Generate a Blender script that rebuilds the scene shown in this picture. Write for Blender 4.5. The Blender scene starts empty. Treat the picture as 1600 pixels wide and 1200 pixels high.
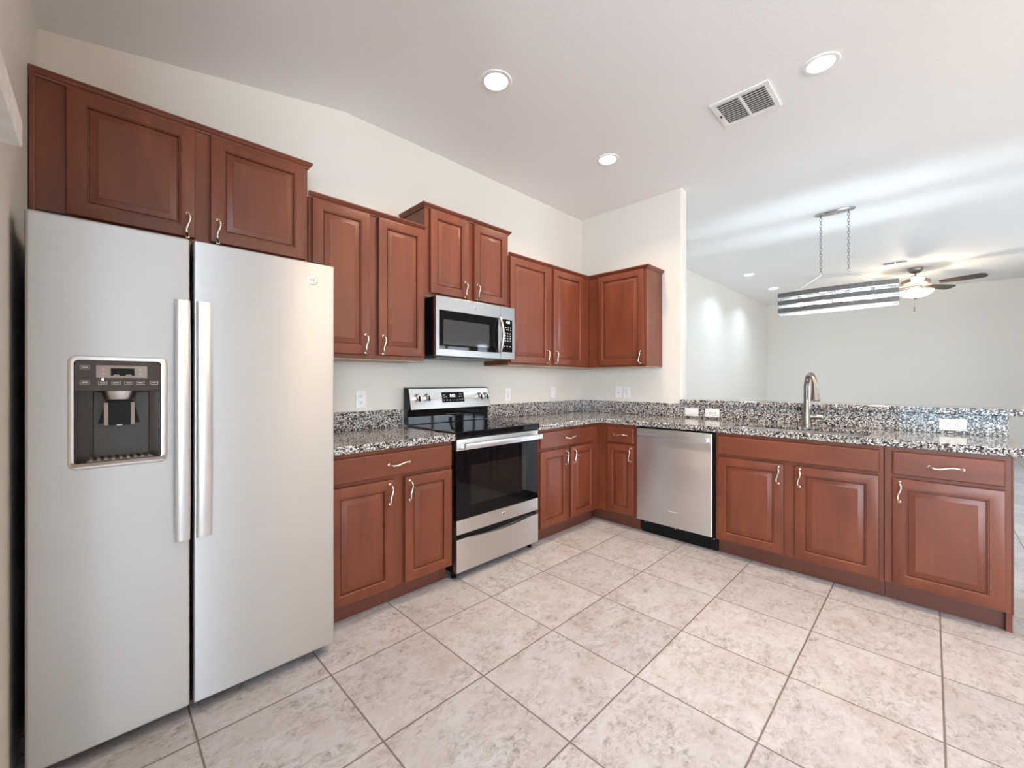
import bpy, bmesh, math, random
from mathutils import Vector, Matrix
random.seed(7)
PI = math.pi
SC = bpy.context.scene
C = SC.collection

# ------------------------------------------------------------------ camera, world, exposure
cam_d = bpy.data.cameras.new('camera')
cam = bpy.data.objects.new('camera', cam_d); C.objects.link(cam)
cam.location = (0, 0, 1.237)
cam.rotation_euler = (PI/2, 0, math.radians(45.2 - 90))
cam_d.sensor_width = 36; cam_d.lens = 650/1600*36
cam_d.shift_y = -4/1600
cam_d.clip_start = 0.02
SC.camera = cam
SC.view_settings.view_transform = 'Standard'
SC.view_settings.look = 'None'
SC.view_settings.gamma = 1
SC.view_settings.use_curve_mapping = False
SC.view_settings.exposure = 0.66
SC.cycles.diffuse_bounces = 6
SC.cycles.max_bounces = 12
SC.cycles.sample_clamp_indirect = 6
SC.cycles.caustics_reflective = False
SC.cycles.caustics_refractive = False

W = bpy.data.worlds.new('daylight'); SC.world = W
W.use_nodes = True
bg = W.node_tree.nodes['Background']
bg.inputs[0].default_value = (0.77, 0.885, 1.0, 1)
bg.inputs[1].default_value = 12.5

DOWN_W, DOWN_COL = 6.5, (1.0, 0.76, 0.52)       # recessed lights
FAR_W, FAR_COL = 6, (0.72, 0.88, 1.0)
BULB_E, BULB_COL = 150, (0.70, 0.87, 1.0)
FAN_W, FAN_COL = 22, (1.0, 0.84, 0.62)

def portal(loc, rot, sx, sy):
    d = bpy.data.lights.new('daylight_portal', 'AREA'); d.shape = 'RECTANGLE'; d.size = sx; d.size_y = sy
    d.cycles.is_portal = True
    o = bpy.data.objects.new('daylight_portal', d); C.objects.link(o); o.location = loc; o.rotation_euler = rot
    return o
FILL_W, FILL_COL = 95, (1.0, 0.78, 0.56)      # added bowl lamp, unseen behind the camera, brightens ceiling and left wall
# unseen windows behind the camera, placed and sized to supply daylight: (wall, a0, a1, z0, z1)
FRONT_Y, NOOK_X, FAR_X, BACK_Y, KX = -4.2, -3.2, 11.1, 2.70, 3.76
FRONT_WIN = [(-3.0, -0.7, 0.1, 2.55), (5.6, 7.2, 0.95, 2.2), (7.4, 8.3, 0.6, 2.3)]
NOOK_WIN = [(-4.0, -1.1, 0.05, 2.6), (-1.00, 0.46, 0.3, 2.5)]
for a0, a1, z0, z1 in FRONT_WIN:
    portal(((a0+a1)/2, FRONT_Y-0.1, (z0+z1)/2), (PI/2, 0, 0), a1-a0, z1-z0)
for a0, a1, z0, z1 in NOOK_WIN:
    portal((NOOK_X-0.1, (a0+a1)/2, (z0+z1)/2), (PI/2, 0, -PI/2), a1-a0, z1-z0)

# ------------------------------------------------------------------ materials
def new_mat(name):
    m = bpy.data.materials.new(name); m.use_nodes = True
    nt = m.node_tree; p = nt.nodes['Principled BSDF']
    return m, nt, p
def N(nt, t, **kw):
    n = nt.nodes.new(t)
    for k, v in kw.items(): setattr(n, k, v)
    return n
def L(nt, a, b): nt.links.new(a, b)
def ramp(nt, stops, fac=None, interp='LINEAR'):
    r = N(nt, 'ShaderNodeValToRGB'); cr = r.color_ramp; cr.interpolation = interp
    while len(cr.elements) < len(stops): cr.elements.new(0.5)
    for e, (pos, col) in zip(cr.elements, stops):
        e.position = pos; e.color = (*col, 1)
    if fac is not None: L(nt, fac, r.inputs[0])
    return r
def noise(nt, vec, scale, detail=2, rough=0.5, dist=0):
    n = N(nt, 'ShaderNodeTexNoise')
    n.inputs['Scale'].default_value = scale; n.inputs['Detail'].default_value = detail
    n.inputs['Roughness'].default_value = rough; n.inputs['Distortion'].default_value = dist
    if vec is not None: L(nt, vec, n.inputs['Vector'])
    return n
def mapping(nt, vec, scale=(1, 1, 1), loc=(0, 0, 0)):
    m = N(nt, 'ShaderNodeMapping'); m.inputs['Scale'].default_value = scale; m.inputs['Location'].default_value = loc
    L(nt, vec, m.inputs['Vector']); return m.outputs[0]
def bump(nt, p, height, strength, dist=0.01):
    b = N(nt, 'ShaderNodeBump'); b.inputs['Strength'].default_value = strength; b.inputs['Distance'].default_value = dist
    L(nt, height, b.inputs['Height']); L(nt, b.outputs[0], p.inputs['Normal']); return b
def mth(nt, op, a, b=None):
    n = N(nt, 'ShaderNodeMath', operation=op)
    for i, x in enumerate((a, b)):
        if x is None: continue
        if isinstance(x, (int, float)): n.inputs[i].default_value = x
        else: L(nt, x, n.inputs[i])
    return n.outputs[0]
def mixc(nt, fac, a, b, blend='MIX'):
    n = N(nt, 'ShaderNodeMix', data_type='RGBA', blend_type=blend)
    if isinstance(fac, (int, float)): n.inputs[0].default_value = fac
    else: L(nt, fac, n.inputs[0])
    for i, x in ((6, a), (7, b)):
        if isinstance(x, tuple): n.inputs[i].default_value = (*x, 1)
        else: L(nt, x, n.inputs[i])
    return n.outputs[2]
def obco(nt): return N(nt, 'ShaderNodeTexCoord').outputs['Object']
def geo_pos(nt): return N(nt, 'ShaderNodeNewGeometry').outputs['Position']

def plain(name, col, rough=0.5, metal=0.0, spec=0.5, coat=0.0, vary=0.06, scale=30, bumpy=0.0):
    m, nt, p = new_mat(name)
    n = noise(nt, obco(nt), scale, 3)
    lo = tuple(max(0, c*(1-vary)) for c in col); hi = tuple(min(1, c*(1+vary)) for c in col)
    r = ramp(nt, [(0.3, lo), (0.7, hi)], n.outputs[0])
    L(nt, r.outputs[0], p.inputs['Base Color'])
    p.inputs['Roughness'].default_value = rough; p.inputs['Metallic'].default_value = metal
    p.inputs['Specular IOR Level'].default_value = spec; p.inputs['Coat Weight'].default_value = coat
    if bumpy: bump(nt, p, n.outputs[0], bumpy, 0.002)
    return m
def emit(name, col, strength):
    m, nt, p = new_mat(name)
    p.inputs['Base Color'].default_value = (*col, 1)
    p.inputs['Emission Color'].default_value = (*col, 1); p.inputs['Emission Strength'].default_value = strength
    return m
def paint(name, col, scale, strength, dist, vor=False):
    m, nt, p = new_mat(name)
    g = geo_pos(nt)
    n = noise(nt, g, scale, 3, 0.55)
    if vor:
        r = ramp(nt, [(0.48, (0, 0, 0)), (0.60, (1, 1, 1))], n.outputs[0]); hgt = r.outputs[0]
    else: hgt = n.outputs[0]
    big = noise(nt, g, 1.3, 2)
    c = ramp(nt, [(0.3, tuple(x*0.985 for x in col)), (0.7, col)], big.outputs[0])
    L(nt, c.outputs[0], p.inputs['Base Color'])
    p.inputs['Roughness'].default_value = 0.55
    p.inputs['Specular IOR Level'].default_value = 0.3
    bump(nt, p, hgt, strength, dist)
    return m
def wood(name, dark, light, axis='Z'):
    m, nt, p = new_mat(name)
    o = obco(nt); inf = N(nt, 'ShaderNodeObjectInfo')
    add = N(nt, 'ShaderNodeVectorMath', operation='ADD'); L(nt, o, add.inputs[0])
    cmb = N(nt, 'ShaderNodeCombineXYZ')
    for i in range(3): L(nt, mth(nt, 'MULTIPLY', inf.outputs['Random'], 13.0+7*i), cmb.inputs[i])
    L(nt, cmb.outputs[0], add.inputs[1]); v = add.outputs[0]
    sc = {'Z': (26, 26, 1.6), 'X': (1.6, 26, 26)}[axis]
    g = noise(nt, mapping(nt, v, sc), 1.6, 5, 0.6, 0.4)
    blot = noise(nt, mapping(nt, v, tuple(0.25*s if s > 5 else s for s in sc)), 1.2, 3, 0.5, 0.3)
    f = mth(nt, 'ADD', mth(nt, 'MULTIPLY', g.outputs[0], 0.28), mth(nt, 'MULTIPLY', blot.outputs[0], 0.72))
    r = ramp(nt, [(0.32, dark), (0.68, light)], f)
    L(nt, r.outputs[0], p.inputs['Base Color'])
    p.inputs['Roughness'].default_value = 0.42
    p.inputs['Specular IOR Level'].default_value = 0.5
    p.inputs['Coat Weight'].default_value = 0.12; p.inputs['Coat Roughness'].default_value = 0.2
    bump(nt, p, g.outputs[0], 0.015, 0.002)
    return m
def brushed(name, col, rough=0.3, aniso=0.5, horiz=True):
    m, nt, p = new_mat(name)
    o = obco(nt)
    n = noise(nt, mapping(nt, o, (2, 2, 260) if horiz else (260, 2, 2)), 1.0, 1)
    r = ramp(nt, [(0.3, tuple(c*0.985 for c in col)), (0.7, tuple(min(1, c*1.01) for c in col))], n.outputs[0])
    L(nt, r.outputs[0], p.inputs['Base Color'])
    p.inputs['Metallic'].default_value = 1.0; p.inputs['Anisotropic'].default_value = aniso; p.inputs['Anisotropic Rotation'].default_value = 0.25
    tg = N(nt, 'ShaderNodeTangent'); tg.direction_type = 'RADIAL'; tg.axis = 'Z'; L(nt, tg.outputs[0], p.inputs['Tangent'])
    p.inputs['Roughness'].default_value = rough
    big = noise(nt, mapping(nt, o, (1.2, 1.2, 2.6)), 1.6, 1)
    bump(nt, p, big.outputs[0], 0.10, 0.03)
    return m
def granite(name):
    m, nt, p = new_mat(name)
    g = geo_pos(nt)
    jit = noise(nt, g, 60, 2)
    va = N(nt, 'ShaderNodeVectorMath', operation='MULTIPLY_ADD'); L(nt, jit.outputs['Color'], va.inputs[0])
    va.inputs[1].default_value = (0.011, 0.011, 0.011); L(nt, g, va.inputs[2])
    v = N(nt, 'ShaderNodeTexVoronoi'); v.inputs['Scale'].default_value = 150; L(nt, va.outputs[0], v.inputs['Vector'])
    sep = N(nt, 'ShaderNodeSeparateColor'); L(nt, v.outputs['Color'], sep.inputs[0])
    r = ramp(nt, [(0.0, (0.010, 0.010, 0.012)), (0.24, (0.06, 0.055, 0.055)), (0.37, (0.33, 0.265, 0.22)), (0.50, (0.43, 0.415, 0.41)),
                  (0.66, (0.68, 0.67, 0.66)), (0.92, (0.20, 0.15, 0.12))], sep.outputs[0], 'CONSTANT')
    f2 = N(nt, 'ShaderNodeTexVoronoi'); f2.inputs['Scale'].default_value = 260; L(nt, g, f2.inputs['Vector'])
    s2 = N(nt, 'ShaderNodeSeparateColor'); L(nt, f2.outputs['Color'], s2.inputs[0])
    msk = ramp(nt, [(0.0, (0, 0, 0)), (0.86, (1, 1, 1))], s2.outputs[1], 'CONSTANT')
    c = mixc(nt, msk.outputs[0], r.outputs[0], (0.05, 0.045, 0.045))
    L(nt, c, p.inputs['Base Color'])
    p.inputs['Roughness'].default_value = 0.07
    p.inputs['Specular IOR Level'].default_value = 0.6
    return m
def tile_floor(name):
    m, nt, p = new_mat(name)
    g = geo_pos(nt)
    S = 0.453
    sep = N(nt, 'ShaderNodeSeparateXYZ'); L(nt, g, sep.inputs[0])
    ux = mth(nt, 'DIVIDE', mth(nt, 'SUBTRACT', sep.outputs[0], 1.147), S)
    uy = mth(nt, 'DIVIDE', mth(nt, 'SUBTRACT', sep.outputs[1], 1.3255), S)
    def edge(u):
        fr = mth(nt, 'FRACT', u)
        return mth(nt, 'SUBTRACT', 0.5, mth(nt, 'ABSOLUTE', mth(nt, 'SUBTRACT', fr, 0.5)))
    d = mth(nt, 'MINIMUM', edge(ux), edge(uy))
    wob = noise(nt, g, 60, 2)
    d2 = mth(nt, 'ADD', d, mth(nt, 'MULTIPLY', mth(nt, 'SUBTRACT', wob.outputs[0], 0.5), 0.005))
    gm = N(nt, 'ShaderNodeMapRange', interpolation_type='SMOOTHSTEP')
    gm.inputs['From Min'].default_value = 0.0045; gm.inputs['From Max'].default_value = 0.0095
    L(nt, d2, gm.inputs['Value'])
    cid = N(nt, 'ShaderNodeCombineXYZ'); L(nt, mth(nt, 'FLOOR', ux), cid.inputs[0]); L(nt, mth(nt, 'FLOOR', uy), cid.inputs[1])
    wn = N(nt, 'ShaderNodeTexWhiteNoise', noise_dimensions='3D'); L(nt, cid.outputs[0], wn.inputs[0])
    off = N(nt, 'ShaderNodeVectorMath', operation='MULTIPLY_ADD'); L(nt, wn.outputs['Color'], off.inputs[0])
    off.inputs[1].default_value = (9, 9, 9); L(nt, g, off.inputs[2])
    v = off.outputs[0]
    cloud = noise(nt, v, 6.0, 6, 0.65, 0.4)
    fine = noise(nt, mapping(nt, v, (10, 14, 10)), 3.0, 9, 0.80, 0.7)
    clus = noise(nt, v, 7.5, 4, 0.6, 0.8)
    cm = ramp(nt, [(0.40, (0.25, 0.25, 0.25)), (0.60, (1, 1, 1))], clus.outputs[0])
    base = ramp(nt, [(0.30, (0.48, 0.45, 0.455)), (0.5, (0.55, 0.545, 0.575)), (0.72, (0.59, 0.60, 0.64))], cloud.outputs[0])
    vein = ramp(nt, [(0.36, (0.42, 0.38, 0.365)), (0.47, (0.80, 0.785, 0.775)), (0.56, (1, 1, 1)), (0.68, (1.13, 1.13, 1.13))], fine.outputs[0])
    col = mixc(nt, cm.outputs[0], base.outputs[0], vein.outputs[0], 'MULTIPLY')
    tv = ramp(nt, [(0, (0.90, 0.90, 0.90)), (1, (1.04, 1.03, 1.02))], wn.outputs['Value'])
    col = mixc(nt, 1.0, col, tv.outputs[0], 'MULTIPLY')
    col = mixc(nt, gm.outputs[0], (0.19, 0.16, 0.145), col)
    L(nt, col, p.inputs['Base Color'])
    p.inputs['Roughness'].default_value = 0.42
    p.inputs['Specular IOR Level'].default_value = 0.4
    hgt = mth(nt, 'ADD', mth(nt, 'MULTIPLY', gm.outputs[0], 1.0), mth(nt, 'MULTIPLY', fine.outputs[0], 0.9))
    bump(nt, p, hgt, 0.35, 0.004)
    return m
def glass(name, tint=(1, 1, 1)):
    m, nt, p = new_mat(name)
    out = nt.nodes['Material Output']; nt.nodes.remove(p)
    t = N(nt, 'ShaderNodeBsdfTransparent'); t.inputs[0].default_value = (*tint, 1); gl = N(nt, 'ShaderNodeBsdfGlossy'); gl.inputs['Roughness'].default_value = 0.02
    fr = N(nt, 'ShaderNodeFresnel'); mx = N(nt, 'ShaderNodeMixShader')
    L(nt, fr.outputs[0], mx.inputs[0]); L(nt, t.outputs[0], mx.inputs[1]); L(nt, gl.outputs[0], mx.inputs[2]); L(nt, mx.outputs[0], out.inputs[0])
    return m

M = dict(
    wall=paint('wall_paint', (0.755, 0.722, 0.665), 190, 0.12, 0.002),
    ceil=paint('ceiling_knockdown', (0.90, 0.89, 0.875), 42, 0.10, 0.004, True),
    trim=plain('white_trim', (0.82, 0.81, 0.79), 0.35),
    floor=tile_floor('stone_look_tile'),
    wood=wood('cherry_vertical', (0.128, 0.0285, 0.0115), (0.205, 0.052, 0.021)),
    woodh=wood('cherry_horizontal', (0.128, 0.0285, 0.0115), (0.205, 0.052, 0.021), 'X'),
    toe=wood('cherry_toe', (0.10, 0.028, 0.016), (0.15, 0.045, 0.026), 'X'),
    granite=granite('speckled_granite'),
    steel=brushed('brushed_steel', (0.640, 0.648, 0.660), 0.46, 0.85),
    steel2=brushed('range_steel', (0.74, 0.73, 0.715), 0.38, 0.85),
    steel3=brushed('dishwasher_steel', (0.80, 0.81, 0.83), 0.44, 0.85),
    steel4=brushed('microwave_steel', (0.40, 0.395, 0.39), 0.34, 0.6),
    satin=plain('satin_steel', (0.74, 0.74, 0.735), 0.33, 1.0, vary=0.02),
    nickel=plain('brushed_nickel', (0.80, 0.74, 0.66), 0.24, 1.0, vary=0.03),
    faucet=plain('faucet_nickel', (0.36, 0.33, 0.295), 0.26, 1.0, vary=0.03),
    black=plain('black_plastic', (0.006, 0.006, 0.007), 0.35, 0, 0.2),
    dark=plain('charcoal_enamel', (0.018, 0.018, 0.021), 0.5, 0, 0.3),
    bglass=plain('black_glass', (0.004, 0.004, 0.005), 0.03, 0, 0.22, vary=0.0),
    window=plain('smoked_glass', (0.045, 0.047, 0.05), 0.05, 0, 0.8, vary=0.0),
    oven=plain('oven_window_glass', (0.012, 0.010, 0.009), 0.05, 0, 0.35, vary=0.0),  # slightly lighter and browner than the door, painting in the floor's reflection
    panel=plain('bronze_panel', (0.050, 0.033, 0.028), 0.2, 0.2),
    taupe=plain('taupe_plastic', (0.30, 0.25, 0.22), 0.3, 0.3),
    grey=plain('grey_plastic', (0.060, 0.056, 0.053), 0.3),
    white=plain('white_plastic', (0.86, 0.86, 0.85), 0.3),
    slot=plain('dark_slot', (0.05, 0.05, 0.05), 0.6),
    band=plain('weathered_grey_metal', (0.15, 0.142, 0.135), 0.5, 0.3, vary=0.2, scale=60),
    fanm=plain('fan_brushed_bronze', (0.30, 0.25, 0.22), 0.35, 0.7),
    blade=plain('dark_walnut_blade', (0.060, 0.040, 0.030), 0.45),
    chrome=plain('polished_nickel', (0.55, 0.54, 0.52), 0.15, 1.0, vary=0.02),
    lens=emit('led_lens', (1.0, 0.96, 0.90), 14),
    lensc=emit('led_lens_cool', (0.95, 0.98, 1.0), 10),
    bulb=emit('led_bulb', BULB_COL, BULB_E),
    bowl=emit('lit_frosted_bowl', (1.0, 0.90, 0.72), 1.3),
    mark=emit('white_display_digits', (0.95, 0.98, 1.0), 1.2),
    legend=plain('printed_legend', (0.70, 0.68, 0.66), 0.5),
    pale=plain('pale_underside', (0.55, 0.42, 0.30), 0.6),
    glass=glass('clear_window_glass'),
    dimming=glass('dimming_window_glass', (0.42, 0.50, 0.53)),  # tint added to dim one unseen window's reflection in the granite
)

# ------------------------------------------------------------------ mesh helpers
def box(bm, x0, x1, y0, y1, z0, z1, bev=0, seg=2):
    vs = [bm.verts.new((x, y, z)) for z in (z0, z1) for y in (y0, y1) for x in (x0, x1)]
    fs = [bm.faces.new([vs[i] for i in f]) for f in ((0, 2, 3, 1), (4, 5, 7, 6), (0, 1, 5, 4), (2, 6, 7, 3), (0, 4, 6, 2), (1, 3, 7, 5))]
    if bev:
        es = list({e for f in fs for e in f.edges})
        bmesh.ops.bevel(bm, geom=es, offset=bev, segments=seg, profile=0.6, affect='EDGES')
    return bm
def B(*a, **k): return box(bmesh.new(), *a, **k)
def rings(bm, rs, close_first=True, close_last=True):
    """rs: list of vertex loops of one length, joined by quads"""
    vv = [[bm.verts.new(p) for p in r] for r in rs]
    n = len(rs[0])
    for a, b in zip(vv, vv[1:]):
        for i in range(n):
            j = (i+1) % n
            try: bm.faces.new((a[i], a[j], b[j], b[i]))
            except ValueError: pass
    if close_first: bm.faces.new(list(reversed(vv[0])))
    if close_last: bm.faces.new(vv[-1])
    return bm
def tube(bm, pts, rad, seg=8, caps=True, flat=None):
    pts = [Vector(p) for p in pts]
    n = len(pts); rad = rad if isinstance(rad, (list, tuple)) else [rad]*n
    t0 = (pts[1]-pts[0]).normalized()
    up = Vector((0, 0, 1)) if abs(t0.z) < 0.9 else Vector((1, 0, 0))
    nrm = t0.cross(up).normalized(); loops = []
    for i, p in enumerate(pts):
        t = (pts[min(i+1, n-1)]-pts[max(i-1, 0)]).normalized()
        nrm = (nrm - t*nrm.dot(t)).normalized(); bi = t.cross(nrm)
        loops.append([p + (nrm*math.cos(2*PI*k/seg) + bi*math.sin(2*PI*k/seg)*(flat or 1))*rad[i] for k in range(seg)])
    return rings(bm, loops, caps, caps)
def lathe(bm, prof, c=(0, 0), seg=24, rot=None, off=(0, 0, 0)):
    """prof: (radius, z) from one end to the other about the z axis"""
    loops = []
    for r, z in prof:
        r = max(r, 1e-4)
        lp = [Vector((c[0]+r*math.cos(2*PI*k/seg), c[1]+r*math.sin(2*PI*k/seg), z)) for k in range(seg)]
        if rot is not None: lp = [rot @ v for v in lp]
        loops.append([v+Vector(off) for v in lp])
    return rings(bm, loops)
def prism(bm, poly, axis, a0, a1):
    """poly in the plane normal to axis ('x': (y,z); 'y': (x,z); 'z': (x,y)), extruded a0..a1"""
    def P(p, a): return {'x': (a, p[0], p[1]), 'y': (p[0], a, p[1]), 'z': (p[0], p[1], a)}[axis]
    rings(bm, [[P(p, a0) for p in poly], [P(p, a1) for p in poly]])
    return bm
def slab(bm, xs, ys, keep, z0, z1, plane='z'):
    """cells of a grid kept or cut out, with thickness; plane 'z': xy grid, 'y': xz grid, 'x': yz grid"""
    def P(a, b, c): return {'z': (a, b, c), 'y': (a, c, b), 'x': (c, a, b)}[plane]
    cache = {}
    def V(i, j, k):
        if (i, j, k) not in cache: cache[(i, j, k)] = bm.verts.new(P(xs[i], ys[j], (z0, z1)[k]))
        return cache[(i, j, k)]
    K = lambda i, j: 0 <= i < len(xs)-1 and 0 <= j < len(ys)-1 and keep(i, j)
    for i in range(len(xs)-1):
        for j in range(len(ys)-1):
            if not K(i, j): continue
            for k in (0, 1): bm.faces.new([V(i, j, k), V(i+1, j, k), V(i+1, j+1, k), V(i, j+1, k)])
            for (di, dj, a, b) in ((0, -1, (i, j), (i+1, j)), (1, 0, (i+1, j), (i+1, j+1)), (0, 1, (i+1, j+1), (i, j+1)), (-1, 0, (i, j+1), (i, j))):
                if not K(i+di, j+dj): bm.faces.new([V(*a, 0), V(*b, 0), V(*b, 1), V(*a, 1)])
    return bm
def rrect(x0, x1, z0, z1, r, seg=6):
    pts = []
    for cx, cz, a in ((x1-r, z1-r, 0), (x0+r, z1-r, PI/2), (x0+r, z0+r, PI), (x1-r, z0+r, 1.5*PI)):
        for k in range(seg+1):
            t = a+PI/2*k/seg; pts.append((cx+r*math.cos(t), cz+r*math.sin(t)))
    return pts
def obj(name, bm, mat, parent=None, smooth=None, bevel=0, loc=None, label=None):
    bmesh.ops.recalc_face_normals(bm, faces=bm.faces)
    me = bpy.data.meshes.new(name); bm.to_mesh(me); bm.free()
    o = bpy.data.objects.new(name, me); C.objects.link(o)
    me.materials.append(M[mat] if isinstance(mat, str) else mat)
    if parent is not None: o.parent = parent
    if loc is not None: o.location = loc
    if smooth:
        for p in me.polygons: p.use_smooth = True
        try: me.set_sharp_from_angle(angle=math.radians(smooth))
        except Exception: pass
    if bevel:
        b = o.modifiers.new('edge', 'BEVEL'); b.width = bevel; b.segments = 2; b.limit_method = 'ANGLE'; b.angle_limit = math.radians(40)
    if label: o['label'] = label
    return o
def tag(o, label, cat, group=None, kind=None):
    o['label'] = label; o['category'] = cat
    if group: o['group'] = group
    if kind: o['kind'] = kind
    return o
def thing(name, label, cat, loc=(0, 0, 0), rz=0, group=None):
    o = bpy.data.objects.new(name, None); C.objects.link(o)
    o.location = loc; o.rotation_euler = (0, 0, rz); o.empty_display_size = 0.1
    return tag(o, label, cat, group)
def struct(name, bm, mat, label, cat, **k): return tag(obj(name, bm, mat, **k), label, cat, kind='structure')
def text(name, s, size, mat, parent, loc, rot=(PI/2, 0, 0), ext=0.0004):
    cu = bpy.data.curves.new(name, 'FONT'); cu.body = s; cu.size = size; cu.extrude = ext
    cu.align_x = 'CENTER'; cu.align_y = 'CENTER'
    tmp = bpy.data.objects.new(name+'_source', cu); C.objects.link(tmp)
    dg = bpy.context.evaluated_depsgraph_get(); dg.update()
    me = bpy.data.meshes.new_from_object(tmp.evaluated_get(dg))
    bpy.data.objects.remove(tmp); bpy.data.curves.remove(cu)
    me.name = name; me.materials.clear(); me.materials.append(M[mat])
    o = bpy.data.objects.new(name, me); C.objects.link(o); o.parent = parent; o.location = loc; o.rotation_euler = rot
    return o
RB = -PI/2                                   # things whose front faces -x (the right-hand run)

# ------------------------------------------------------------------ the room
struct('floor', B(NOOK_X-0.15, FAR_X+0.15, FRONT_Y-0.15, BACK_Y+0.15, -0.1, 0), 'floor', 'beige stone-look tiled floor with dark grout lines', 'floor')
bm = bmesh.new()
prof = [(NOOK_X-0.1, 2.75), (-0.19, 2.75), (1.146, 3.0), (FAR_X+0.1, 3.0), (FAR_X+0.1, 3.15), (NOOK_X-0.1, 3.15)]
prism(bm, prof, 'y', FRONT_Y-0.1, BACK_Y+0.1)
struct('ceiling', bm, 'ceil', 'white textured ceiling sloping down at the left end', 'ceiling')
struct('wall_back', B(-0.29, FAR_X, BACK_Y, BACK_Y+0.12, 0, 3.08), 'wall', 'long cream wall behind the stove and refrigerator', 'wall')
bm = B(-0.29, -0.19, 0.55, BACK_Y, 0, 2.80)
struct('wall_left', bm, 'wall', 'narrow cream wall left of the refrigerator', 'wall', bevel=0.012)
bm = bmesh.new(); prism(bm, rrect(KX, KX+0.12, 1.60, BACK_Y+0.02, 0.012, 4), 'z', 0, 3.02)
struct('wall_right', bm, 'wall', 'cream wall stub at the right end of the wall cabinets', 'wall', smooth=40)
struct('wall_bar', B(KX, KX+0.12, -0.315, 1.598, 0, 1.036), 'wall', 'half-height wall under the raised granite bar ledge', 'wall')
struct('wall_far', B(FAR_X, FAR_X+0.12, FRONT_Y, BACK_Y, 0, 3.08), 'wall', 'pale wall at the far end of the living room', 'wall')
def holed(a, wins, zt):
    xs = sorted({a[0], a[1], *[w[0] for w in wins], *[w[1] for w in wins]}); zs = sorted({0, zt, *[w[2] for w in wins], *[w[3] for w in wins]})
    def keep(i, j):
        cx, cz = (xs[i]+xs[i+1])/2, (zs[j]+zs[j+1])/2
        return not any(w[0] < cx < w[1] and w[2] < cz < w[3] for w in wins)
    return xs, zs, keep
xs, zs, kp = holed((NOOK_X, FAR_X), FRONT_WIN, 3.05)
struct('wall_front', slab(bmesh.new(), xs, zs, kp, FRONT_Y-0.12, FRONT_Y, 'y'), 'wall', 'cream wall behind the camera with windows placed for daylight', 'wall')
xs, zs, kp = holed((FRONT_Y, 0.55), NOOK_WIN, 2.80)
struct('wall_nook', slab(bmesh.new(), xs, zs, kp, NOOK_X-0.12, NOOK_X, 'x'), 'wall', 'cream wall with windows placed for daylight, behind the camera on the left', 'wall')
struct('wall_hall', B(NOOK_X, -0.29, 0.55, 0.67, 0, 2.80), 'wall', 'cream wall left of the kitchen, behind the camera', 'wall')
k = 0
for wins, fr in ((FRONT_WIN, True), (NOOK_WIN, False)):
    for a0, a1, z0, z1 in wins:
        k += 1; bm = bmesh.new(); w = 0.05
        def bar(p0, p1, q0, q1, d0=0.03, d1=0.09):
            if fr: box(bm, p0, p1, FRONT_Y-d1, FRONT_Y-d0, q0, q1)
            else: box(bm, NOOK_X-d1, NOOK_X-d0, p0, p1, q0, q1)
        bar(a0, a0+w, z0, z1); bar(a1-w, a1, z0, z1); bar(a0+w, a1-w, z0, z0+w); bar(a0+w, a1-w, z1-w, z1)
        mid = (a0+a1)/2; bar(mid-w/2, mid+w/2, z0+w, z1-w)
        wo = struct('window_%d' % k, bm, 'trim', 'unseen white framed window, placed and sized for daylight behind the camera', 'window')
        if fr: gb = B(a0+w, a1-w, FRONT_Y-0.062, FRONT_Y-0.058, z0+w, z1-w)
        else: gb = B(NOOK_X-0.062, NOOK_X-0.058, a0+w, a1-w, z0+w, z1-w)
        obj('pane', gb, 'dimming' if a1 == 0.46 else 'glass', wo)
struct('baseboard_far', B(FAR_X-0.014, FAR_X-0.001, FRONT_Y, BACK_Y-0.001, 0, 0.09), 'trim', 'white baseboard along the far living room wall', 'baseboard')

# ------------------------------------------------------------------ cabinets
def pull(parent, x, y, z, vertical, L_=0.108):
    """wavy satin pull centred at x,z on the front plane y (front is -y)"""
    pts = []; rad = []
    n = 18
    for i in range(n+1):
        t = i/n; s = (t-0.5)*L_
        wv = 0.0065*math.sin(2*PI*t)
        so = 0.024*min(1, math.sin(PI*t)*2.4)**0.6 + 0.001 if 0 < t < 1 else 0.001
        pts.append((x+wv, y-so, z-s) if vertical else (x+s, y-so, z-wv))
        rad.append(0.0052 if 2 <= i <= n-2 else 0.0042)
    bm = bmesh.new(); tube(bm, pts, rad, 8)
    for e in (0, -1):
        p = pts[e]; lathe(bm, [(0.0075, 0), (0.0075, 0.003), (0.004, 0.005)], seg=10, rot=Matrix.Rotation(PI/2, 3, 'X'), off=(p[0], y, p[2]))
    return obj('handle', bm, 'nickel', parent, smooth=50)
def door_mesh(x0, x1, z0, z1, y, t=0.020, fr=0.058):
    prof = [(0, 0), (0, t-0.004), (0.002, t-0.001), (0.005, t), (fr-0.007, t), (fr-0.004, t-0.003), (fr-0.001, t-0.003), (fr+0.001, t-0.014),
            (fr+0.005, t-0.014), (fr+0.007, t-0.0095), (fr+0.031, t-0.0025), (fr+0.033, t-0.001), (fr+0.036, t-0.001)]
    return rings(bmesh.new(), [[(x0+i, y-d, z0+i), (x1-i, y-d, z0+i), (x1-i, y-d, z1-i), (x0+i, y-d, z1-i)] for i, d in prof])
def slab_mesh(x0, x1, z0, z1, y, t=0.020):
    prof = [(0, 0), (0, t-0.005), (0.002, t-0.002), (0.006, t)]
    return rings(bmesh.new(), [[(x0+i, y-d, z0+i), (x1-i, y-d, z0+i), (x1-i, y-d, z1-i), (x0+i, y-d, z1-i)] for i, d in prof])
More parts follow.
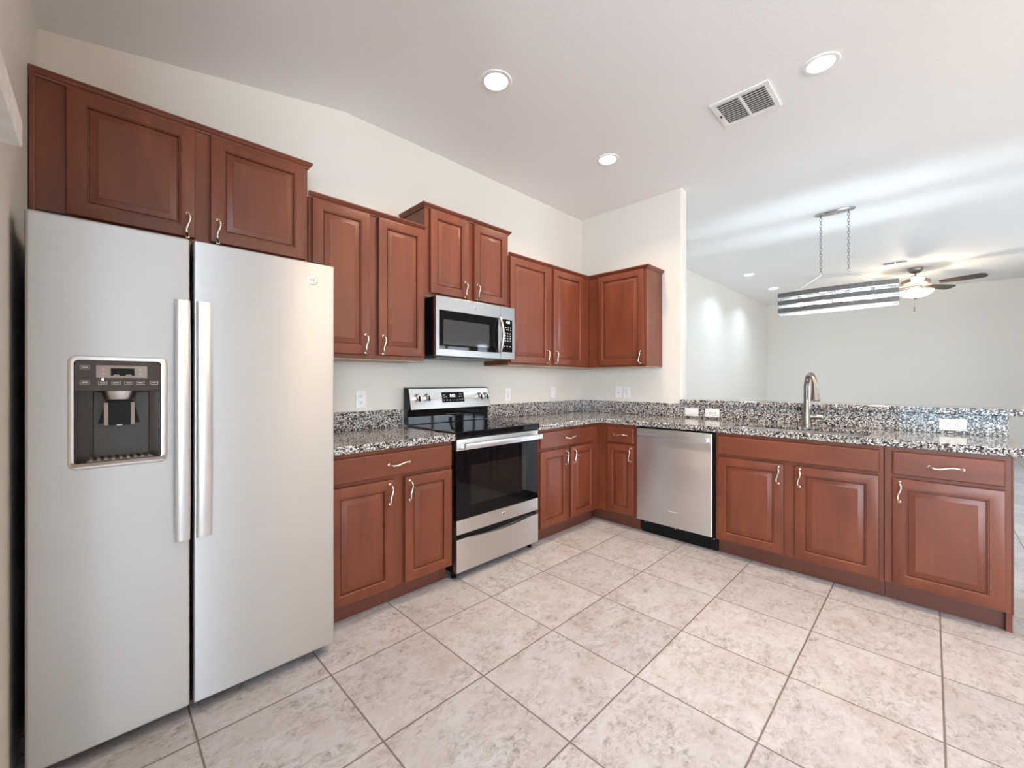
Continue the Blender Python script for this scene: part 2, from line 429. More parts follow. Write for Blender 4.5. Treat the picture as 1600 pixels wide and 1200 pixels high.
def crown_mesh(w, d, z, left, right):
    prof = [(0.001, 0), (0.006, 0.0), (0.008, 0.006), (0.014, 0.012), (0.019, 0.020), (0.022, 0.022), (0.022, 0.030), (0.001, 0.030)]
    bm = bmesh.new(); loops = []
    for o, h in prof:
        lp = []
        if left: lp += [(-o, -0.002, z+h), (-o, -d-o, z+h)]
        else: lp += [(0, -d-o, z+h)]
        if right: lp += [(w+o, -d-o, z+h), (w+o, -0.002, z+h)]
        else: lp += [(w, -d-o, z+h)]
        loops.append([bm.verts.new(p) for p in lp])
    for a, b in zip(loops, loops[1:]+loops[:1]):
        for i in range(len(a)-1): bm.faces.new((a[i], a[i+1], b[i+1], b[i]))
    bm.faces.new([l[0] for l in loops]); bm.faces.new([l[-1] for l in reversed(loops)])
    return bm
def cabinet(name, label, loc, rz, w, d, z0, z1, doors=(), drawers=(), crown=None, toe=False, group=None, fillers=(), hollow=False):
    t = thing(name, label, 'cabinet', loc, rz, group)
    zb = 0.105 if toe else z0
    if hollow:
        bm = B(0.0005, w-0.0005, -d, -d+0.019, zb, z1)
        for a in ((0.0005, 0.018, -d+0.019, -0.002, zb, z1), (w-0.018, w-0.0005, -d+0.019, -0.002, zb, z1), (0.018, w-0.018, -0.010, -0.002, zb, z1), (0.018, w-0.018, -d+0.019, -0.010, zb, zb+0.018)): box(bm, *a)
        obj('body', bm, 'wood', t)
    else: obj('body', B(0.0005, w-0.0005, -d, -0.002, zb, z1, bev=0.0015, seg=1), 'wood', t)
    if not toe: obj('bottom_panel', B(0.004, w-0.004, -d+0.003, -0.003, zb-0.004, zb-0.0003), 'pale', t)
    if toe: obj('toe_kick', B(0.0, w, -d+0.062, -0.05, 0.0, 0.104), 'toe', t)
    for (x0, x1) in fillers: obj('filler_strip', B(x0, x1, -d-0.008, -d-0.0002, z0+0.001, z1-0.001, bev=0.003), 'wood', t)
    for (x0, x1, a, b, side, hz) in doors:
        dm = obj('door', door_mesh(x0, x1, a, b, -d-0.003), 'wood', t, smooth=25)
        hx = x1-0.028 if side == 'r' else x0+0.028
        pull(dm, hx, -d-0.023, hz, True)
    for (x0, x1, a, b, h) in drawers:
        dr = obj('drawer' if h else 'false_front', slab_mesh(x0, x1, a, b, -d-0.003), 'woodh', t, smooth=25)
        if h: pull(dr, h, -d-0.023, (a+b)/2, False, 0.125)
    if crown: obj('crown_molding', crown_mesh(w, d, z1-0.006, *crown), 'woodh', t)
    return t
GU, GB = 'cherry wall cabinets', 'cherry base cabinets'
UD = 0.303
cabinet('wall_cabinet', 'wide short cherry wall cabinet above the refrigerator, highest at left', (-0.188, BACK_Y, 0), 0, 0.996, UD, 1.875, 2.402,
        [(0.097, 0.501, 1.893, 2.392, 'r', 1.945), (0.559, 0.978, 1.893, 2.392, 'l', 1.945)], crown=(False, True), group=GU, fillers=[(0.0005, 0.016)])
cabinet('wall_cabinet', 'tall two-door cherry wall cabinet between refrigerator cabinet and microwave', (0.812, BACK_Y, 0), 0, 0.738, UD, 1.372, 2.252,
        [(0.015, 0.344, 1.398, 2.242, 'r', 1.462), (0.401, 0.729, 1.398, 2.242, 'l', 1.462)], crown=(False, False), group=GU)
cabinet('wall_cabinet', 'small raised two-door cherry wall cabinet directly above the microwave', (1.552, BACK_Y, 0), 0, 0.783, UD, 1.816, 2.414,
        [(0.036, 0.356, 1.838, 2.404, 'r', 1.898), (0.416, 0.752, 1.838, 2.404, 'l', 1.898)], crown=(True, True), group=GU)
cabinet('wall_cabinet', 'two-door cherry wall cabinet between the microwave and the inside corner', (2.337, BACK_Y, 0), 0, KX-2.337-0.002, UD, 1.372, 2.252,
        [(0.008, 0.486, 1.388, 2.242, 'r', 1.455), (0.550, 0.995, 1.388, 2.242, 'l', 1.455)], group=GU)
t = bpy.data.objects['wall_cabinet.003']
cr = crown_mesh(1.098, UD, 2.246, False, False); obj('crown_molding', cr, 'woodh', t)
t = cabinet('wall_cabinet', 'single-door cherry wall cabinet on the short wall right of the corner', (KX, BACK_Y-UD-0.004, 0), RB, 0.613, UD, 1.372, 2.252,
        [(0.115, 0.590, 1.388, 2.242, 'r', 1.455)], group=GU)
obj('crown_molding', crown_mesh(0.613, UD, 2.246, False, True), 'woodh', t)
BD = 0.61
ZD0, ZD1, ZR0, ZR1 = 0.120, 0.702, 0.722, 0.848
cabinet('base_cabinet', 'cherry base cabinet with one wide drawer between refrigerator and stove', (0.778, BACK_Y, 0), 0, 0.770, BD, 0.105, 0.872,
        [(0.016, 0.370, ZD0-0.01, ZD1, 'r', 0.625), (0.436, 0.758, ZD0-0.01, ZD1, 'l', 0.625)], [(0.016, 0.758, ZR0, ZR1, 0.40)], toe=True, group=GB)
cabinet('base_cabinet', 'cherry base cabinet right of the stove with a drawer over two narrow doors', (2.326, BACK_Y, 0), 0, KX-2.326-BD-0.002, BD, 0.105, 0.872,
        [(0.035, 0.367, ZD0, ZD1, 'r', 0.625), (0.415, 0.740, ZD0, ZD1, 'l', 0.625)], [(0.035, 0.740, ZR0, ZR1, 0.40)], toe=True, group=GB)
cabinet('base_cabinet', 'very narrow cherry base cabinet between the inside corner and dishwasher', (KX, BACK_Y-0.005, 0), RB, 0.985, BD, 0.105, 0.872,
        [(0.716, 0.966, ZD0, ZD1, 'r', 0.625)], [(0.716, 0.966, ZR0, ZR1, 0.841)], toe=True, group=GB)
cabinet('base_cabinet', 'cherry sink base cabinet with two doors right of the dishwasher', (KX, 1.090, 0), RB, 0.902, BD, 0.105, 0.872,
        [(0.019, 0.420, ZD0, ZD1, 'r', 0.630), (0.480, 0.881, ZD0, ZD1, 'l', 0.630)], [(0.019, 0.883, ZR0, ZR1, None)], toe=True, group=GB, hollow=True)
t = cabinet('base_cabinet', 'cherry end cabinet of the peninsula with one door and one drawer', (KX, 0.186, 0), RB, 0.464, BD, 0.105, 0.872,
        [(0.036, 0.442, ZD0, ZD1, 'l', 0.630)], [(0.036, 0.442, ZR0, ZR1, 0.24)], toe=True, group=GB)
obj('end_panel', B(0.4645, 0.470, -BD, -0.002, 0.10, 0.872), 'wood', t)
obj('end_post', B(0.448, 0.4695, -BD+0.035, -BD+0.0615, 0, 0.1035), 'wood', t)
tag(obj('crown_offcut', B(KX-0.30, KX-0.28, 2.14, 2.42, 2.2765, 2.2865), 'woodh'), 'loose dark wooden strip lying on top of the corner wall cabinet', 'wood strip')

# ------------------------------------------------------------------ worktops and splashes
tag(obj('granite_countertop', B(0.775, 1.550, BACK_Y-0.648, BACK_Y-0.001, 0.8735, 0.914, bev=0.004), 'granite'), 'short speckled granite countertop between refrigerator and stove', 'countertop')
SX0, SX1, SY0, SY1 = 3.190, 3.520, 0.265, 1.040
xs = [2.325, KX-0.635, SX0, SX1, KX-0.001]; ys = [-0.325, SY0, SY1, BACK_Y-0.648, BACK_Y-0.001]
def keep(i, j):
    if i == 0: return j == 3
    return not (i == 2 and j == 1)
bm = slab(bmesh.new(), xs, ys, keep, 0.8925, 0.914)
ze = 0.8924
box(bm, 2.325, KX-0.635, BACK_Y-0.648, BACK_Y-0.618, 0.8735, ze); box(bm, KX-0.635, KX-0.605, -0.325, BACK_Y-0.618, 0.8735, ze); box(bm, KX-0.605, KX-0.001, -0.325, -0.297, 0.8735, ze)
box(bm, 2.325, 2.355, BACK_Y-0.618, BACK_Y-0.001, 0.8735, ze); box(bm, KX-0.090, KX-0.001, -0.297, BACK_Y-0.001, 0.8735, ze)
tag(obj('granite_countertop', bm, 'granite', bevel=0.004), 'long L-shaped speckled granite countertop with the sink cut into it', 'countertop')
tag(obj('granite_backsplash', B(0.775, 1.550, BACK_Y-0.021, BACK_Y-0.001, 0.9145, 1.038, bev=0.002, seg=1), 'granite'), 'low granite backsplash strip left of the stove', 'backsplash')
tag(obj('granite_backsplash', B(2.325, KX-0.022, BACK_Y-0.021, BACK_Y-0.001, 0.9145, 1.036, bev=0.002, seg=1), 'granite'), 'low granite backsplash strip between stove and corner', 'backsplash')
tag(obj('granite_backsplash', B(KX-0.021, KX-0.001, 1.602, BACK_Y-0.001, 0.9145, 1.036, bev=0.002, seg=1), 'granite'), 'low granite backsplash strip on the short right wall', 'backsplash')
tag(obj('granite_backsplash', B(KX-0.021, KX-0.001, -0.318, 1.600, 0.9145, 1.036, bev=0.002, seg=1), 'granite'), 'long granite backsplash behind the sink, below the raised ledge', 'backsplash')
bm = bmesh.new(); prism(bm, rrect(KX-0.045, KX+0.32, -0.52, 1.597, 0.006, 3), 'z', 1.0375, 1.075)
tag(obj('granite_ledge', bm, 'granite', bevel=0.004), 'raised granite bar ledge along the top of the half wall', 'bar ledge')

# sink
t = thing('kitchen_sink', 'undermount stainless kitchen sink let into the granite countertop', 'sink', (0, 0, 0))
zt, zb, wt = 0.8915, 0.70, 0.004
rr = [(0.0, zt), (0.0, zb+0.03), (0.02, zb+0.004), (0.05, zb)]
bm = rings(bmesh.new(), [[(x, y, z) for x, y in rrect(SX0-0.008+i, SX1+0.008-i, SY0-0.008+i, SY1+0.008-i, 0.05, 5)] for i, z in rr], False, True)
obj('basin', bm, 'satin', t, smooth=50)
bm = lathe(bmesh.new(), [(0.045, zb+0.001), (0.045, zb+0.004), (0.03, zb+0.004), (0.025, zb+0.002)], c=((SX0+SX1)/2, (SY0+SY1)/2))
obj('drain', bm, 'chrome', t, smooth=40)

# faucet
FX, FY = 3.600, 0.628
t = thing('kitchen_faucet', 'brushed nickel gooseneck pull-down faucet behind the sink', 'faucet', (FX, FY, 0.9145))
bm = lathe(bmesh.new(), [(0.036, 0), (0.036, 0.006), (0.032, 0.014), (0.0305, 0.05), (0.030, 0.085), (0.025, 0.125), (0.019, 0.165)], seg=20)
obj('base', bm, 'faucet', t, smooth=40)
dx, dy = -0.185/0.21, -0.095/0.21
R = 0.075; pts = [(0, 0, 0.14), (0, 0, 0.22), (0, 0, 0.29)]
for i in range(1, 13):
    a = PI*i/12*0.93; s = R-R*math.cos(a); pts.append((dx*s, dy*s, 0.29+R*math.sin(a)*1.1))
obj('spout', tube(bmesh.new(), pts, [0.0185]*3+[0.0165]*12, 14), 'faucet', t, smooth=60)
e = Vector(pts[-1]); dr = (e-Vector(pts[-2])).normalized(); dr = Vector((dx*0.13, dy*0.13, -1)).normalized()
hp = [e-dr*0.004, e+dr*0.02, e+dr*0.05, e+dr*0.085, e+dr*0.115, e+dr*0.12]
obj('spray_head', tube(bmesh.new(), hp, [0.0175, 0.0185, 0.0205, 0.0245, 0.0285, 0.025], 16), 'faucet', t, smooth=40)
bm = tube(bmesh.new(), [(0, -0.02, 0.072), (0.004, -0.06, 0.074), (0.006, -0.095, 0.074)], [0.020, 0.019, 0.015], 12)
obj('valve', bm, 'faucet', t, smooth=45)
bm = tube(bmesh.new(), [(0.006, -0.090, 0.062), (0.006, -0.106, 0.085), (0.002, -0.106, 0.125), (-0.004, -0.120, 0.160)], [0.012, 0.011, 0.0085, 0.007], 10)
obj('lever', bm, 'faucet', t, smooth=45)

# ------------------------------------------------------------------ refrigerator
def badge(parent, x, y, z, r, mat='nickel'):
    Rx = Matrix.Rotation(PI/2, 3, 'X')
    b = obj('logo_badge', lathe(bmesh.new(), [(r, 0), (r, 0.0025), (r*0.86, 0.0035), (r*0.84, 0.0022), (r*0.1, 0.0022)], seg=28, rot=Rx, off=(x, y, z)), mat, parent, smooth=30)
    return b
FRX, FRF = -0.159, -0.780
t = thing('refrigerator', 'tall stainless side-by-side refrigerator with water dispenser', 'refrigerator', (FRX, BACK_Y, 0))
obj('body', B(0.012, 0.918, -0.690, -0.03, 0.055, 1.742, bev=0.006), 'dark', t)
obj('base_grille', B(0.02, 0.91, -0.715, -0.66, 0.022, 0.062, bev=0.006), 'black', t)
for x in (0.05, 0.875): obj('foot', lathe(bmesh.new(), [(0.022, 0), (0.022, 0.022), (0.012, 0.03), (0.012, 0.06)], c=(x, -0.68), seg=12), 'black', t)
for x0, x1 in ((0.02, 0.10), (0.82, 0.90)): obj('hinge_cover', B(x0, x1, -0.76, -0.66, 1.7435, 1.772, bev=0.006), 'dark', t)
Z0, Z1 = 0.045, 1.760
def handle_bar(x0, x1, parent):
    bm = bmesh.new(); loops = []
    zs = [0.664+(1.530-0.664)*i/16 for i in range(17)]
    for z in zs:
        u = (z-0.664)/(1.530-0.664); so = 0.030+0.016*math.sin(PI*u)
        y = FRF-so
        loops.append([(x0, y+0.014, z), (x0, y+0.004, z), (x0+0.006, y, z), (x1-0.006, y, z), (x1, y+0.004, z), (x1, y+0.014, z)])
    rings(bm, loops)
    for z in (0.672, 1.494): box(bm, x0+0.004, x1-0.004, FRF-0.026, FRF-0.0003, z, z+0.028)
    return obj('handle', bm, 'satin', parent, smooth=40)
# freezer door with the dispenser cut out
DX0, DX1, DZ0, DZ1 = 0.100, 0.318, 0.968, 1.308
xs = [0.0, DX0, DX1, 0.397]; zs = [Z0, DZ0, DZ1, Z1]
d1 = obj('freezer_door', slab(bmesh.new(), xs, zs, lambda i, j: not (i == 1 and j == 1), FRF, FRF+0.082, 'y'), 'steel', t, bevel=0.007)
handle_bar(0.352, 0.394, d1)
d2 = obj('door', B(0.407, 0.922, FRF, FRF+0.082, Z0, Z1, bev=0.007, seg=3), 'steel', t, smooth=40)
handle_bar(0.413, 0.459, d2)
badge(d2, 0.826, FRF-0.0003, 1.683, 0.021)
text('logo_lettering', 'GE', 0.019, 'dark', d2, (0.826, FRF-0.0032, 1.683))
# dispenser
outer = rrect(DX0-0.012, DX1+0.014, DZ0-0.014, DZ1+0.012, 0.022); inner = rrect(DX0+0.002, DX1-0.002, DZ0+0.002, DZ1-0.002, 0.012)
bm = rings(bmesh.new(), [[(x, y, z) for x, z in pp] for pp, y in ((outer, FRF-0.0003), (outer, FRF-0.005), (rrect(DX0-0.008, DX1+0.010, DZ0-0.010, DZ1+0.008, 0.02), FRF-0.008),
     (inner, FRF-0.006), (inner, FRF+0.003))], False, False)
obj('dispenser_frame', bm, 'satin', d1, smooth=50)
cx = (DX0+DX1)/2; ZP = 1.205
bm = bmesh.new()
q = 0.0025; y0, y1 = FRF+0.002, FRF+0.078
for a in ((DX0+q, DX0+q+0.003, y0, y1, DZ0+q, ZP), (DX1-q-0.003, DX1-q, y0, y1, DZ0+q, ZP), (DX0+q, DX1-q, y1-0.003, y1, DZ0+q, ZP), (DX0+q, DX1-q, y0, y1, DZ0+q, DZ0+q+0.003)): box(bm, *a)
obj('dispenser_recess', bm, 'panel', d1)
obj('recess_back', B(DX0+0.045, DX1-0.030, y1-0.012, y1-0.0035, DZ0+0.012, ZP-0.002, bev=0.003), 'grey', d1)
cp = obj('control_panel', B(DX0+q, DX1-q, FRF-0.0035, y1, ZP+0.0005, DZ1-q, bev=0.002), 'panel', d1)
obj('display_surround', B(DX0+0.052, DX0+0.178, FRF-0.0055, FRF-0.004, 1.248, 1.290, bev=0.0005, seg=1), 'taupe', d1)
obj('display', B(DX0+0.087, DX0+0.145, FRF-0.0068, FRF-0.0057, 1.256, 1.281), 'bglass', d1)
for a in (0.070, 0.160):
    for z in (1.262, 1.277): obj('arrow_key', B(DX0+a-0.003, DX0+a+0.003, FRF-0.0062, FRF-0.0056, z-0.001, z+0.001), 'legend', d1)
for a in (0.094, 0.124): obj('readout', B(DX0+a, DX0+a+0.014, FRF-0.0074, FRF-0.0069, 1.2575, 1.2595), 'legend', d1)
for a, w, z in ((0.027, 0.022, 1.283), (0.027, 0.022, 1.234), (0.068, 0.021, 1.232), (0.100, 0.022, 1.232), (0.131, 0.021, 1.232), (0.160, 0.021, 1.232), (0.196, 0.021, 1.232)):
    bm = bmesh.new(); h = 0.0055; X = DX0+a; y_a, y_b = FRF-0.0042, FRF-0.0036
    box(bm, X-w/2, X+w/2, y_a, y_b, z+h-0.0006, z+h+0.0003); box(bm, X-w/2, X+w/2, y_a, y_b, z-h-0.0003, z-h+0.0006)
    box(bm, X-w/2, X-w/2+0.0008, y_a, y_b, z-h, z+h); box(bm, X+w/2-0.0008, X+w/2, y_a, y_b, z-h, z+h)
    box(bm, X-w*0.32, X+w*0.32, y_a, y_b, z-0.0016, z+0.0016)
    obj('button', bm, 'legend', d1)
bm = lathe(bmesh.new(), [(0.003, 0), (0.0035, 0.0008), (0.001, 0.001)], seg=12, rot=Matrix.Rotation(PI/2, 3, 'X'), off=(DX0+0.068, FRF-0.0036, 1.2435)); obj('indicator_lamp', bm, 'mark', d1)
bm = lathe(bmesh.new(), [(0.046, ZP), (0.043, ZP-0.012), (0.036, ZP-0.028), (0.026, ZP-0.030)], c=(cx, FRF+0.040), seg=24); obj('ice_chute', bm, 'satin', d1, smooth=40)
bm = bmesh.new(); rings(bm, [[(cx-a, y, z), (cx+a, y, z), (cx+a, y+0.006, z), (cx-a, y+0.006, z)] for a, y, z in ((0.034, FRF+0.030, ZP-0.032), (0.052, FRF+0.036, 1.095))]); obj('paddle', bm, 'black', d1)
for s in (-1, 1): obj('lever_bar', B(cx+s*0.033-0.005, cx+s*0.033+0.005, FRF+0.025, FRF+0.029, 1.090, ZP-0.04), 'taupe', d1)
obj('lever_plate', B(cx-0.027, cx+0.027, FRF+0.0268, FRF+0.0288, 1.089, ZP-0.042), 'black', d1)
obj('lever_tip', B(cx-0.007, cx+0.007, FRF+0.024, FRF+0.0262, 1.088, 1.091), 'white', d1)
bm = prism(bmesh.new(), [(DX0-0.004, DZ0-0.004), (DX1+0.006, DZ0-0.004), (DX1+0.006, DZ0+0.012), (DX1-0.004, DZ0+0.006), (DX0+0.006, DZ0+0.006), (DX0-0.004, DZ0+0.012)], 'y', FRF-0.0125, FRF-0.0085)
obj('drip_lip', bm, 'taupe', d1)
bm = bmesh.new(); box(bm, DX0+0.03, DX1-0.02, FRF+0.006, FRF+0.070, DZ0+0.006, DZ0+0.009)
for i in range(9): box(bm, DX0+0.036+i*0.018, DX0+0.044+i*0.018, FRF+0.004, FRF+0.072, DZ0+0.009, DZ0+0.014)
obj('drip_tray', bm, 'taupe', d1)

# ------------------------------------------------------------------ stove
RX, RW = 1.558, 0.760
t = thing('electric_range', 'black and stainless electric range with smooth glass cooktop', 'stove', (RX, BACK_Y, 0))
F = -0.640
obj('body', B(0.0, RW, F+0.030, -0.03, 0.045, 0.884, bev=0.003), 'black', t)
obj('cooktop', B(-0.004, RW+0.004, F-0.012, -0.075, 0.886, 0.924, bev=0.005), 'bglass', t)
for x in (0.03, RW-0.03): obj('foot', lathe(bmesh.new(), [(0.018, 0), (0.018, 0.012), (0.009, 0.016), (0.009, 0.05)], c=(x, F+0.06), seg=12), 'black', t)
dr = obj('oven_door', B(0.004, RW-0.004, F-0.002, F+0.029, 0.375, 0.805, bev=0.003), 'bglass', t)
obj('window', B(0.115, RW-0.135, F-0.0035, F-0.0022, 0.455, 0.705, bev=0.0005, seg=1), 'oven', dr)
obj('upper_trim', B(0.004, RW-0.004, F-0.004, F+0.029, 0.806, 0.876, bev=0.003), 'steel2', dr)
obj('lower_trim', B(0.004, RW-0.004, F-0.004, F+0.029, 0.286, 0.374, bev=0.003), 'steel2', dr)
bm = bmesh.new(); box(bm, 0.03, RW-0.012, F-0.060, F-0.040, 0.818, 0.855, bev=0.005)
for x in (0.045, RW-0.045): box(bm, x-0.012, x+0.012, F-0.041, F-0.0045, 0.824, 0.850)
obj('handle', bm, 'satin', dr, smooth=40)
badge(dr, RW/2+0.02, F-0.0043, 0.335, 0.016); text('logo_lettering', 'GE', 0.014, 'dark', dr, (RW/2+0.02, F-0.0072, 0.335))
top = [(0.004, 0.052), (RW-0.004, 0.052), (RW-0.004, 0.256)]
for i in range(17):
    u = 1-i/16; s = max(0, math.sin(PI*min(1, max(0, (u-0.12)/0.76))))
    top.append((0.004+(RW-0.008)*u*0.999, 0.256-0.020*s**0.8))
obj('storage_drawer', prism(bmesh.new(), top, 'y', F-0.004, F+0.028), 'steel2', t)
# backguard
obj('backguard', prism(bmesh.new(), [(-0.030, 0.9255), (-0.0745, 0.9255), (-0.0745, 1.028), (-0.100, 1.030), (-0.104, 1.040), (-0.070, 1.190), (-0.030, 1.194)], 'x', -0.003, RW+0.003), 'bglass', t, bevel=0.003)
ang = math.atan2(0.034, 0.150)
def on_panel(x, s, o=0):          # a point on the tilted control face: s along the slope, o out of it
    return (x, -0.104+s*math.sin(ang)-o*math.cos(ang), 1.040+s*math.cos(ang)-o*math.sin(ang))
def face(x0, x1, s0, s1, o0, o1):
    return rings(bmesh.new(), [[on_panel(x0, s0, o), on_panel(x1, s0, o), on_panel(x1, s1, o), on_panel(x0, s1, o)] for o in (o0, o1)])
cf = obj('control_face', face(0.010, RW-0.004, -0.004, 0.148, 0.0003, 0.004), 'steel2', t)
obj('display', face(0.285, 0.495, 0.040, 0.118, 0.0045, 0.0062), 'bglass', cf)
RT = (PI/2-ang, 0, 0)
text('clock_digits', '8:02', 0.030, 'mark', cf, on_panel(0.385, 0.090, 0.0066), RT)
bm = bmesh.new()
for x, s, w in [(0.305, 0.098, 0.018), (0.325, 0.082, 0.010), (0.305, 0.082, 0.008), (0.302, 0.058, 0.010), (0.328, 0.058, 0.012), (0.358, 0.056, 0.010), (0.380, 0.056, 0.006), (0.400, 0.056, 0.006),
                (0.425, 0.056, 0.010), (0.450, 0.060, 0.010), (0.472, 0.060, 0.012), (0.450, 0.084, 0.010), (0.472, 0.084, 0.010), (0.462, 0.102, 0.022)]:
    p = [on_panel(x-w/2, s-0.0025, 0.0067), on_panel(x+w/2, s-0.0025, 0.0067), on_panel(x+w/2, s+0.0025, 0.0067), on_panel(x-w/2, s+0.0025, 0.0067)]
    bm = bmesh.new(); bm.faces.new([bm.verts.new(v) for v in p]); obj('key', bm, 'legend', cf)
RK = Matrix.Rotation(PI/2-ang, 3, 'X')
for x in (0.073, 0.155, RW-0.105, RW-0.040):
    kb = obj('knob', lathe(bmesh.new(), [(0.027, 0.0), (0.027, 0.004), (0.022, 0.007), (0.020, 0.024), (0.017, 0.027)], seg=24, rot=RK, off=on_panel(x, 0.083, 0.0042)), 'satin', cf, smooth=40)
    c0 = Vector(on_panel(x, 0.083, 0.030))
    g = face(x-0.006, x+0.006, 0.063, 0.103, 0.031, 0.037)
    obj('grip', g, 'black', kb)
bm = bmesh.new(); box(bm, 0.335, 0.425, -0.0757, -0.0749, 0.985, 0.989); obj('trim_line', bm, 'grey', t)

# ------------------------------------------------------------------ microwave
MX, MW = 1.578, 0.734
t = thing('microwave_oven', 'stainless over-the-range microwave with black glass door', 'microwave', (MX, BACK_Y, 0))
MF = -0.400; MZ0, MZ1 = 1.408, 1.808
obj('body', B(0.004, MW-0.004, MF+0.036, -0.003, MZ0+0.006, MZ1-0.002, bev=0.003), 'black', t)
xs = [0.0, 0.026, 0.560, 0.583]; zs = [MZ0, 1.455, 1.714, MZ1]
dr = obj('door', slab(bmesh.new(), xs, zs, lambda i, j: not (i == 1 and j == 1), MF, MF+0.034, 'y'), 'steel4', t, bevel=0.003)
obj('door_glass', B(0.0265, 0.5595, MF+0.002, MF+0.030, 1.4555, 1.7135), 'bglass', dr)
obj('window', B(0.060, 0.470, MF+0.0006, MF+0.0018, 1.487, 1.655), 'window', dr)
pts = [(0.572, MF-0.006, 1.456)]+[(0.572, MF-0.014-0.030*math.sin(PI*i/12), 1.462+0.25*i/12) for i in range(13)]+[(0.572, MF-0.006, 1.718)]
obj('handle', tube(bmesh.new(), pts, [0.009]*2+[0.011]*11+[0.009]*2, 10), 'satin', dr, smooth=60)
badge(dr, 0.335, MF-0.0003, 1.762, 0.014); text('logo_lettering', 'GE', 0.012, 'dark', dr, (0.335, MF-0.0032, 1.762))
pn = obj('control_panel', B(0.5845, MW, MF, MF+0.034, MZ0, MZ1, bev=0.003), 'steel4', t)
obj('keypad', B(0.596, 0.708, MF-0.0018, MF-0.0002, 1.462, 1.712, bev=0.0005, seg=1), 'bglass', pn)
text('clock_digits', '8:02', 0.022, 'mark', pn, (0.662, MF-0.0024, 1.690))
bm = bmesh.new()
for z, xx in ((1.650, (0.612, 0.638, 0.664, 0.690)), (1.634, (0.612, 0.650, 0.664, 0.690)), (1.604, (0.610, 0.634, 0.658, 0.686)), (1.586, (0.610, 0.634, 0.658, 0.686)), (1.568, (0.610, 0.634, 0.658, 0.686)), (1.548, (0.610, 0.634, 0.658, 0.686)), (1.505, (0.620, 0.652, 0.684))):
    for x in xx: obj('key', B(x-0.006, x+0.006, MF-0.0023, MF-0.0019, z-0.003, z+0.003), 'legend', pn)
bm = bmesh.new(); box(bm, 0.05, MW-0.16, MF+0.07, -0.10, MZ0-0.012, MZ0+0.005); box(bm, 0.02, MW-0.02, MF+0.05, -0.02, MZ0-0.003, MZ0+0.005)
obj('vent_grille', bm, 'grey', t)

# ------------------------------------------------------------------ dishwasher
t = thing('dishwasher', 'stainless dishwasher with bar handle under the granite peninsula', 'dishwasher', (KX, 1.706, 0), RB)
DF = -0.628; DW = 0.602
obj('body', B(0.006, DW-0.002, DF+0.045, -0.03, 0.105, 0.868), 'black', t)
obj('toe_panel', B(0.02, DW+0.010, DF+0.060, DF+0.100, 0.004, 0.1045), 'black', t)
for x in (0.06, DW-0.05): obj('foot', lathe(bmesh.new(), [(0.015, 0), (0.015, 0.01), (0.008, 0.014), (0.008, 0.105)], c=(x, DF+0.15), seg=10), 'black', t)
dr = obj('door', B(0.004, DW-0.006, DF, DF+0.043, 0.112, 0.858, bev=0.006, seg=3), 'steel3', t, smooth=40)
bm = bmesh.new(); box(bm, 0.035, DW-0.030, DF-0.046, DF-0.028, 0.792, 0.828, bev=0.005)
for x in (0.05, DW-0.045): box(bm, x-0.012, x+0.012, DF-0.030, DF-0.0003, 0.798, 0.822)
obj('handle', bm, 'satin', dr, smooth=40)
text('logo_lettering', 'Whirlpool', 0.016, 'white', dr, (0.30, DF-0.0008, 0.232))
for x in (0.05, 0.30, DW-0.012): obj('screw', lathe(bmesh.new(), [(0.004, 0), (0.004, 0.002), (0.001, 0.003)], seg=8, rot=Matrix.Rotation(PI/2, 3, 'X'), off=(x, DF+0.0597, 0.085)), 'satin', t)

# ------------------------------------------------------------------ outlets and switches
def plate(name, label, cat, loc, rz, kind, horiz=False, group=None):
    """a wall plate with its centre at loc, lying against the surface behind it"""
    t = thing(name, label, cat, loc, rz, group)
    w, h = (0.116, 0.071) if horiz else (0.071, 0.116)
    obj('plate', B(-w/2, w/2, -0.006, -0.0004, -h/2, h/2, bev=0.002), 'white', t)
    sx = (lambda a, b: (a, b)) if not horiz else (lambda a, b: (b, a))
    def bx(bm, a0, a1, b0, b1, y0, y1):
        p0, q0 = sx(a0, b0); p1, q1 = sx(a1, b1); box(bm, min(p0, p1), max(p0, p1), y0, y1, min(q0, q1), max(q0, q1))
    if kind == 'duplex':
        for s in (-1, 1):
            bm = bmesh.new(); bx(bm, -0.016, 0.016, s*0.020-0.013, s*0.020+0.013, -0.0075, -0.0062); f = obj('receptacle', bm, 'white', t, bevel=0.001)
            bm = bmesh.new()
            for q in (-0.006, 0.006): bx(bm, q-0.0013, q+0.0013, s*0.020-0.002, s*0.020+0.007, -0.0080, -0.0076)
            bx(bm, -0.002, 0.002, s*0.020-0.009, s*0.020-0.005, -0.0080, -0.0076); obj('slots', bm, 'slot', f)
    elif kind == 'gfci':
        bm = bmesh.new(); bx(bm, -0.0165, 0.0165, -0.034, 0.034, -0.0080, -0.0062); f = obj('receptacle', bm, 'white', t, bevel=0.001)
        bm = bmesh.new()
        for s in (-1, 1):
            for q in (-0.006, 0.006): bx(bm, q-0.0013, q+0.0013, s*0.022-0.002, s*0.022+0.007, -0.0085, -0.0081)
        bx(bm, -0.006, 0.006, -0.003, 0.003, -0.0085, -0.0081); obj('slots', bm, 'slot', f)
    elif kind == 'toggle':
        bm = bmesh.new(); bx(bm, -0.005, 0.005, -0.012, 0.012, -0.0075, -0.0062); f = obj('toggle_slot', bm, 'slot', t)
        bm = bmesh.new(); bx(bm, -0.004, 0.004, -0.003, 0.010, -0.016, -0.0076); obj('toggle', bm, 'white', t)
    else:
        bm = bmesh.new(); bx(bm, -0.0165, 0.0165, -0.034, 0.034, -0.0085, -0.0062); obj('rocker', bm, 'white', t, bevel=0.0015)
    return t
GO = 'white electrical wall plates'
